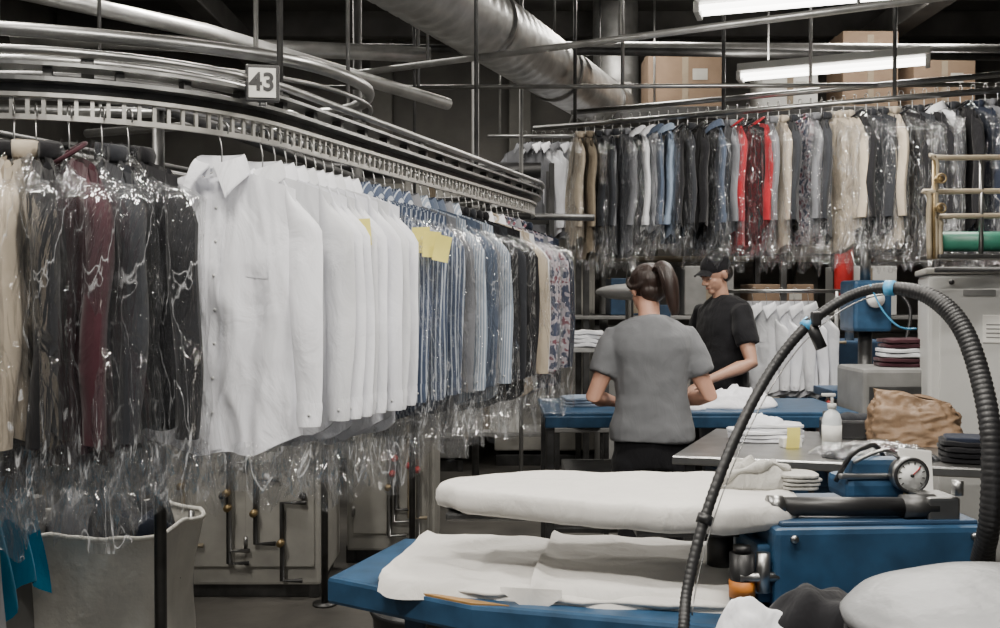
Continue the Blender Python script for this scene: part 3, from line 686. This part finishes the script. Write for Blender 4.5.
b=pad([(-.28,2.19),(-.22,2.40),(-.17,2.52),(.05,2.51),(.3,2.46),(.56,2.42),(.52,2.2),(.48,1.99),(.2,2.02),(.06,2.06),(-.05,2.075),(-.17,2.14)],.858,.874,8,5,rag=.006)
def sheet(p00,p10,p11,p01,z,seed,droop=.04,mat=padw):
    A,B,C_,D_=[Vector((*q,0)) for q in(p00,p10,p11,p01)]
    def f(u,v):
        q=(A.lerp(B,u)).lerp(D_.lerp(C_,u),v)
        e=.012*noise.noise(Vector((u*4,v*4,seed+9)))
        n1=noise.noise(Vector((q.x*8,q.y*8,seed)))*.005+(.5-abs(noise.noise(Vector((q.x*7+q.y*5,q.y*5-q.x*3,seed+2)))))*.014
        zz=z+n1+.010*math.exp(-((u)/.04)**2)
        if v<.07: zz-=droop*(1-v/.07)**1.5
        return (q.x+e,q.y+e,zz)
    return f
b.grid(sheet((-.27,2.13),(.09,2.04),(.13,2.50),(-.19,2.53),.880,3),50,44,padw)
b.grid(sheet((.06,2.045),(.50,1.975),(.57,2.42),(.14,2.50),.890,4),54,44,padw)
b.grid(lambda u,v:(.0+.13*u,2.055-.022*u-.006*v,.889-.055*v*(1-abs(2*u-1.1)*.8)),12,6,padw)
b.done('lower_press_pad_with_cloth')
b=MB(); b.M=Matrix.Translation((.78,2.16,0))@Matrix.Rotation(.06,4,'Z')
b.box((0,0,.945),(.46,.34,.17),bluep,bev=.012); b.box((0,0,1.033),(.42,.30,.012),bluep2)
b.box((-.24,-.06,.93),(.03,.16,.12),bluep); b.box((.07,.05,1.075),(.16,.12,.05),bluep,bev=.015); b.box((.07,.03,1.12),(.13,.05,.045),bluep,bev=.012)
b.box((.06,.0,1.105),(.17,.02,.012),steel)
b.cyl((-.2,-.1,1.062),(.07,-.12,1.062),.02,blackm,18); b.cyl((-.22,-.1,1.062),(-.19,-.1,1.062),.024,steel,18); b.cyl((.06,-.12,1.062),(.13,-.12,1.062),.026,dsteel,18)
b.box((.14,-.1,1.06),(.07,.09,.05),steel); b.cyl((.17,-.14,1.09),(.17,-.14,1.12),.012,steel)
b.tube(smooth_path([(-.02,.03,1.09),(.0,.0,1.15),(.04,.02,1.165),(.1,.08,1.155),(.16,.08,1.06)],6),.006,blackm,8)
b.tube(smooth_path([(.0,-.02,1.14),(.05,-.05,1.17),(.1,-.02,1.15)],6),.004,steel,8)
for x in(-.19,.19):
    for z in(.88,1.01): b.cyl((x,-.17,z),(x,-.178,z),.008,steel,10)
b.box((-.24,-.12,.90),(.12,.05,.02),steel); b.cyl((-.25,-.16,.9),(-.25,-.16,.98),.014,steel); b.cyl((-.30,-.16,.93),(-.2,-.16,.93),.01,steel)
g=Vector((.115,-.02,1.115)); b.cyl(g,g+Vector((0,-.03,0)),.038,steel,28); b.cyl(g+Vector((0,-.03,0)),g+Vector((0,-.033,0)),.033,glassw,28)
b.tube([g+Vector((.036*math.cos(a),-.033,.036*math.sin(a))) for a in [2*pi*k/28 for k in range(28)]],.004,blackm,6,closed=True)
for k in range(10):
    a=-.7+k*(pi+1.4)/9; b.cyl(g+Vector((.024*math.cos(a),-.0335,.024*math.sin(a))),g+Vector((.03*math.cos(a),-.0335,.03*math.sin(a))),.0012,blackm,4)
b.cyl(g+Vector((0,-.035,0)),g+Vector((.018,-.035,.018)),.0015,redp,4); b.cyl(g+Vector((0,-.033,0)),g+Vector((0,-.037,0)),.004,blackm,8)
b.cyl(g+Vector((0,-.01,-.03)),(.115,-.03,1.03),.008,brass,8)
b.box((.18,.06,1.10),(.08,.004,.11),paper,(-.3,.1,0)); b.box((.18,.06,1.045),(.09,.05,.02),dsteel)
b.done('steam_iron_control_unit')
b=MB(); b.cyl((0,0,0),(0,0,.12),.026,blackm,20); b.cyl((0,0,.03),(0,0,.065),.0268,orange,20); b.cyl((0,0,.12),(0,0,.135),.018,blackm,16); b.cyl((0,0,-.0),(0,0,.006),.03,steel,20); b.done('spray_can',loc=(.50,2.0,.856))
b=MB(); b.heap((-.01,0,0),.09,.06,.045,ragm,11,1.0,14,70); b.heap((-.05,-.01,.0),.05,.045,.045,ragm,12,.9,18,50)
b.tube(smooth_path([(-.09,-.03,.02),(-.06,-.05,.04),(-.01,-.04,.05),(.03,-.02,.055),(.07,.01,.035)],5),[.010+.005*math.sin(i*.7) for i in range(21)],ragm,10)
b.folded((.09,-.005,0),.09,.10,.035,ragm,15,4)
b.done('crumpled_rag',loc=(.59,2.23,1.07),rz=.0)
b=MB()
def fp(co): return 1+.03*noise.noise(co*3)+.012*noise.noise(co*7)
spc=M('silver_press_cover',(.20,.205,.21),.42,.1,5,.10,.6,14)
b.ell((.75,1.5,1.02),(.22,.16,.05),spc,(0.05,-.06,.1),48,fp)
b.ell((.75,1.5,.985),(.215,.155,.04),black_f,(0,0,.1),30)
b.box((.75,1.5,.5),(.12,.12,.96),bluep2); b.box((.75,1.5,.02),(.4,.4,.04),bluep2)
b.heap((.86,1.46,1.04),.09,.08,.05,white2,31,.9,14,60)
b.done('curved_press_buck')
b=MB(); b.box((.60,1.70,.45),(.42,.16,.9),dsteel,bev=.01); b.heap((.58,1.70,.9),.13,.07,.075,black_f,33,.4,10); b.heap((.46,1.70,.9),.08,.07,.045,white2,34,.8,14); b.done('side_stand_with_cloths')
b=MB()
hp=[(.33,1.86,.80),(.339,1.80,.869),(.358,1.85,.946),(.401,1.9,1.068),(.471,1.95,1.217),(.556,2.0,1.350),(.634,2.0,1.447),(.720,2.0,1.506),(.782,1.95,1.522),(.841,1.9,1.504),(.876,1.85,1.451),(.889,1.8,1.359),(.886,1.75,1.246),(.880,1.74,1.109),(.885,1.78,1.02)]
P=smooth_path(hp,36); m=len(P)
rs=[(.0105 if i/m<.55 else .0105+.0075*min(1,(i/m-.55)/.12))*(1+.09*(i%3==0)) for i in range(m)]
b.tube(P,rs,rubber,12)
for (i,mm) in ((6,lightblue),(8,lightblue),(3,blackm)):
    q=Vector(hp[i]); d=(Vector(hp[i+1])-Vector(hp[i-1])).normalized(); b.cyl(q-d*.009,q+d*.009,.0155,mm,14)
b.box((.645,1.985,1.46),(.02,.02,.03),blackm); b.cyl((.634,2.0,1.46),(.655,1.98,1.40),.012,blackm)
b.tube(smooth_path([(.75,1.97,1.53),(.77,1.96,1.48),(.80,1.95,1.445),(.835,1.95,1.44)],6),.002,lightblue,6)
b.tube([p+Vector((0.012,-.008,-.012)) for p in P[60:380:6]],.0015,steel,6)
b.done('flexible_steam_hose')
b=MB(); b.rings([((0,0,0),.11,.11),((0,0,.55),.14,.14),((0,0,.57),.15,.15),((0,0,.58),.15,.15),((0,0,.575),.135,.135),((0,0,.03),.105,.105)],blackm,32,True); b.done('black_waste_bin',loc=(-.24,2.9,0))

# ---------------------------------------------------------------- carts
b=MB(); b.M=Matrix.Translation((-1.26,3.12,0))
for sx in(-1,1):
    for sy in(-1,1):
        b.cyl((sx*.20,sy*.17,.08),(sx*.21,sy*.18,.78),.010,steel); b.cyl((sx*.22-.015,sy*.2,.04),(sx*.22+.015,sy*.2,.04),.04,rubber,16)
def can(u,v):
    a=u*2*pi;x=math.cos(a);y=math.sin(a);q=(abs(x)**5+abs(y)**5)**(-1/5)
    nn=noise.noise(Vector((x*2.2,y*2.2,v*2.5)))*.02+noise.noise(Vector((x*6,y*6,v*4)))*.007
    w=.225+.03*v+nn-.012*math.sin(v*pi); d=.21+.02*v+nn
    return (x*q*w,y*q*d,.12+v*.68-.02*abs(math.sin(a*2+.6))*v+.01*noise.noise(Vector((x*3,y*3,9)))*v)
b.grid(can,80,22,canvas); b.box((0,0,.12),(.42,.38,.02),canvas)
b.tube([Vector(can(k/60,1))for k in range(60)],.008,canvas,8,closed=True)
b.heap((0,0,.60),.22,.2,.22,char_f,41,.6,9); b.heap((-.05,-.07,.76),.12,.09,.07,lgrey,42,.9,14); b.heap((.1,.0,.74),.1,.12,.08,navy_f,43,.8,12); b.heap((-.12,.05,.74),.09,.1,.08,white2,48,.9,14)
b.M=Matrix.Identity(4); b.done('canvas_laundry_cart')
b=MB(); b.M=Matrix.Translation((-1.70,2.75,0)); b.box((0,0,.45),(.6,.5,.9),greyp,bev=.02)
b.heap((.0,0,.9),.3,.26,.1,white2,44,.5,9); b.M=Matrix.Identity(4)
b.grid(lambda u,v:(-1.385+.018*math.sin(u*20)+.05*v,2.49+.34*u-.02*math.sin(v*5),1.08-.42*v-.04*math.sin(u*7)*v),24,16,teal)
b.grid(lambda u,v:(-1.64+.28*u,2.47+.014*math.sin(u*22+v*2)-.02*v,1.08-(.32+.03*math.sin(u*6))*v),24,16,teal)
b.grid(lambda u,v:(-1.39+.13*u+.02*v,2.45+.014*math.sin(u*17+v*3),.90-(.40+.03*math.sin(u*9))*v),20,16,white2)
b.done('sorting_bin_with_cloths')

# ---------------------------------------------------------------- people
def blob(b,name,parent,vox,sm=4):
    ob=b.done(name,parent=parent,loc=(0,0,0)); md=ob.modifiers.new('r','REMESH'); md.mode='VOXEL'; md.voxel_size=vox; md.use_smooth_shade=True
    s=ob.modifiers.new('s','SMOOTH'); s.factor=.5; s.iterations=sm; return ob
def hand(b,w,d,up,side,mat,sc=1,curl=1):
    d=Vector(d).normalized(); up=Vector(up); x=d.cross(up).normalized(); up=x.cross(d)
    Mx=Matrix((( x.x,d.x,up.x,w[0]),(x.y,d.y,up.y,w[1]),(x.z,d.z,up.z,w[2]),(0,0,0,1)))@Matrix.Scale(sc,4)
    old=b.M; b.M=Mx
    b.tube([(0,-.02,0),(0,.01,0),(0,.04,0),(0,.08,0),(0,.1,-.002)],[.024,.028,.038,.041,.034],mat,16,flat=.42,up=(0,0,1))
    for xo,L in((-.03,.066),(-.010,.078),(.011,.073),(.030,.056)):
        b.tube(smooth_path([(xo*.8,.07,0),(xo,.095,.001),(xo*1.12,.095+L*.45,-.006*curl),(xo*1.15,.095+L*.75,-.022*curl),(xo*1.15,.095+L*.95,-.040*curl)],3),[.0095]*6+[.0085]*6+[.007],mat,8)
    b.tube(smooth_path([(side*.018,.0,-.004),(side*.042,.03,-.012),(side*.054,.06,-.020),(side*.054,.088,-.028)],3),[.013]*4+[.0105]*3+[.0095]*2+[.008],mat,8)
    b.M=old
def head(b,c,rz,pitch,mat):
    old=b.M; b.M=old@Matrix.Translation(c)@Matrix.Rotation(rz,4,'Z')@Matrix.Rotation(pitch,4,'X')
    b.ell((0,-.01,.03),(.076,.096,.085),mat,seg=24); b.ell((0,.025,-.035),(.058,.066,.075),mat,seg=20)
    b.ell((0,.07,-.085),(.026,.022,.022),mat,seg=12); b.ell((0,.078,.02),(.052,.02,.014),mat,seg=14)
    b.tube([(0,.088,.018),(0,.103,-.012),(0,.116,-.028)],[.008,.011,.013],mat,10); b.ell((.012,.1,-.03),(.009,.012,.008),mat,seg=10); b.ell((-.012,.1,-.03),(.009,.012,.008),mat,seg=10)
    b.ell((0,.088,-.053),(.022,.010,.006),mat,seg=10); b.ell((0,.086,-.063),(.019,.010,.006),mat,seg=10)
    for sx in(-1,1): b.ell((sx*.078,-.005,-.01),(.009,.018,.030),mat,(0,sx*.2,sx*.3),seg=12); b.ell((sx*.036,.05,-.026),(.020,.022,.020),mat,seg=12)
    m=b.M.copy(); b.M=old; return m
def person(name,loc,rz,female,skinm,shirt,trou,arms,headt,shoem=blackm,lean=0):
    e=empty(name,loc,rz); k=1 if female else 1.07; sh=.152 if female else .19
    ly=lambda z: lean*max(0,z-.85)**1.3
    b=MB(); b.tube([(0,ly(1.34),1.34*k),(0,.01+ly(1.42),1.42*k),(0,.03+ly(1.5),1.50*k)],[.07,.050,.050],skinm,16)
    hc=(0,.045+ly(1.54),1.545*k); hm=head(b,hc,headt[0],headt[1],skinm)
    blob(b,'head_and_neck',e,.005,6)
    b=MB()
    for sx,(el,wr) in zip((-1,1),arms):
        S=Vector((sx*(sh-.01),ly(1.34),1.325*k)); el=Vector(el); wr=Vector(wr)
        P=[S,S.lerp(el,.40),S.lerp(el,.7),el,el.lerp(wr,.3),el.lerp(wr,.7),wr,wr+(wr-el).normalized()*.02]
        q=1 if female else 1.12
        b.tube(P,[.034*q,.046*q,.041*q,.036*q,.038*q,.029*q,.024*q,.024*q],skinm,16)
        hand(b,wr+(wr-el).normalized()*.01,(wr-el)+Vector((0,.02,-.03)),(0,0,1),-sx,skinm,.95*q)
    blob(b,'arms_and_hands',e,.0045,2)
    b=MB(); b.M=hm
    for sx in(-1,1):
        b.ell((sx*.03,.076,.002),(.011,.010,.007),glassw,seg=12); b.ell((sx*.03,.0845,.001),(.005,.003,.005),blackm,seg=10); b.ell((sx*.03,.079,.006),(.013,.010,.004),skinm,seg=10)
        b.tube([(sx*.016,.095,.020),(sx*.03,.094,.025),(sx*.046,.084,.020)],.0035,hairb,6)
    b.ell((0,.0945,-.058),(.02,.004,.0025),M('lips',(.3,.1,.08)),seg=10)
    b.done('face_details',parent=e,loc=(0,0,0))
    b=MB(); f=female
    T=[(.86,.185,.135),(.92,.190,.138),(.98,.178,.13),(1.07,.160,.118),(1.17,.166,.12),(1.27,.178,.122),(1.33,.182,.112),(1.37,.165,.092),(1.395,.13,.078),(1.412,.095,.07),(1.42,.07,.06)] if f else [(.82,.188,.145),(.9,.188,.14),(1.0,.178,.135),(1.1,.18,.132),(1.2,.192,.132),(1.29,.205,.13),(1.345,.205,.115),(1.385,.175,.09),(1.41,.12,.07),(1.425,.075,.062)]
    b.rings([((0,ly(z)-.01+.012*math.sin(z*8),z*k),x,y) for z,x,y in T],shirt,28,sq=2.4)
    for sx,(el,wr) in zip((-1,1),arms):
        S=Vector((sx*(sh-.07),ly(1.34),1.335*k)); S2=Vector((sx*(sh+.012),ly(1.32),1.325*k)); el=Vector(el); q=S2.lerp(el,.55)
        b.tube([S,S2,S2.lerp(el,.25),q,q+(el-S2)*.08],[.040,.058,.064,.064,.062] if f else [.045,.066,.071,.069,.067],shirt,18)
    tb=blob(b,'tshirt',e,.009,3)
    dt=bpy.data.textures.new('cloth_folds','CLOUDS'); dt.noise_scale=.16
    dm=tb.modifiers.new('d','DISPLACE'); dm.texture=dt; dm.strength=.030; dm.mid_level=.4
    b=MB(); b.rings([((0,-.005,.74*k),.165,.115),((0,-.005,.80*k),.172,.118),((0,-.005,.86*k),.172,.118),((0,-.01,.90*k),.155,.105)],trou,24)
    for sx in(-1,1):
        b.tube([(sx*.075,-.005,.84*k),(sx*.09,-.005,.76*k),(sx*.092,.005,.6*k),(sx*.09,.012,.47*k),(sx*.09,.0,.35*k),(sx*.088,-.01,.1)],[.085,.095,.082,.063,.062,.048],trou,18)
    blob(b,'trousers',e,.01,3)
    b=MB()
    for sx in(-1,1):
        b.tube([(sx*.09,-.06,.045),(sx*.09,-.02,.055),(sx*.092,.06,.045),(sx*.096,.14,.035),(sx*.097,.185,.03)],[.032,.042,.043,.044,.028],shoem,14,flat=.9); b.box((sx*.093,.06,.012),(.085,.27,.024),rubber,bev=.01)
        b.cyl((sx*.088,-.01,.05),(sx*.088,-.01,.14),.042,shoem,14)
    b.done('shoes',parent=e,loc=(0,0,0))
    return e,hm
e,hm=person('woman_in_grey_tshirt',(.69,4.42,0),0.0,True,skin,grey_f,black_f,
  [((-.265,.0,1.055),(-.13,.30,1.0)),((.265,.0,1.06),(.15,.30,1.0))],(.35,-.30),lean=.14)
b=MB(); b.M=hm
def hf(co): return 1+.03*math.sin(co.z*3)+.035*noise.noise(co*3)
b.ell((0,-.020,.030),(.083,.100,.090),hairm,(.12,0,0),28,hf); b.ell((0,-.050,-.022),(.064,.052,.055),hairm,seg=20)
for sx in(-1,1): b.tube(smooth_path([(sx*.05,.065,.075),(sx*.078,.03,.03),(sx*.080,-.02,.0),(sx*.055,-.07,.01),(sx*.01,-.105,.04)],4),.012,hairm,10)
blob(b,'hair',e,.005,2)
b=MB(); b.M=hm
pp=smooth_path([(0,-.095,.045),(0,-.135,.062),(.008,-.165,.045),(.016,-.175,-.01),(.024,-.170,-.07),(.030,-.160,-.13),(.034,-.150,-.17)],6)
L_=len(pp)
b.tube(pp,[.014+.022*math.sin(min(1,i/L_*1.05)*pi)**.8 for i in range(L_)],hairm,16)
for kk in range(14):
    ca,sa=math.cos(kk*.45),math.sin(kk*.45); o=Vector((.022*ca,.014*sa,0)); m_=L_-(kk*5%9)
    b.tube([p+o*(.35+1.0*math.sin(min(1,i/m_*1.02)*pi)**.6+.12*math.sin(i*.4+kk)) for i,p in enumerate(pp[:m_])] if False else [p+o*(.35+1.0*max(0,math.sin(min(1,i/m_)*pi))**.6+.12*math.sin(i*.4+kk)) for i,p in enumerate(pp[:m_])],[.003+.007*max(0,math.sin(min(1,i/m_+.04)*pi)) for i in range(m_)],hairm,7)
b.tube([Vector((0,-.112,.055))+Vector((.019*math.cos(a),.004*math.cos(a),.019*math.sin(a))) for a in [2*pi*k/14 for k in range(14)]],.006,blackm,6,closed=True)
b.done('ponytail',parent=e,loc=(0,0,0))
e,hm=person('man_in_black_cap',(1.38,6.04,0),math.radians(112),False,skin2,black_f,char_f,
  [((-.30,-.0,1.12),(-.25,.25,1.03)),((.28,.02,1.12),(.05,.27,1.02))],(.05,-.38))
b=MB(); b.M=hm
b.ell((0,-.012,.052),(.083,.10,.082),black_f,seg=24)
b.grid(lambda u,v:((u-.5)*.15,.075+v*.075*math.sin(.35+u*(pi-.7)),.062-.012*v-.03*(u-.5)**2*4),12,6,black_f)
b.ell((0,-.012,.135),(.008,.008,.005),black_f,seg=8)
b.done('baseball_cap',parent=e,loc=(0,0,0))
b=MB(); b.M=hm; b.ell((0,-.042,-.005),(.077,.070,.065),hairb,seg=20); b.done('short_hair',parent=e,loc=(0,0,0))

# ---------------------------------------------------------------- camera, world
cam=bpy.data.cameras.new('camera'); cam.lens=35; cam.sensor_width=36; cam.clip_start=.05
co=bpy.data.objects.new('camera',cam); bpy.context.scene.collection.objects.link(co); co.location=(0,0,1.5); co.rotation_euler=(math.radians(90-.88),0,0)
bpy.context.scene.camera=co
w=bpy.data.worlds.new('w'); bpy.context.scene.world=w; w.use_nodes=True
w.node_tree.nodes['Background'].inputs[0].default_value=(.88,.93,1,1); w.node_tree.nodes['Background'].inputs[1].default_value=.13
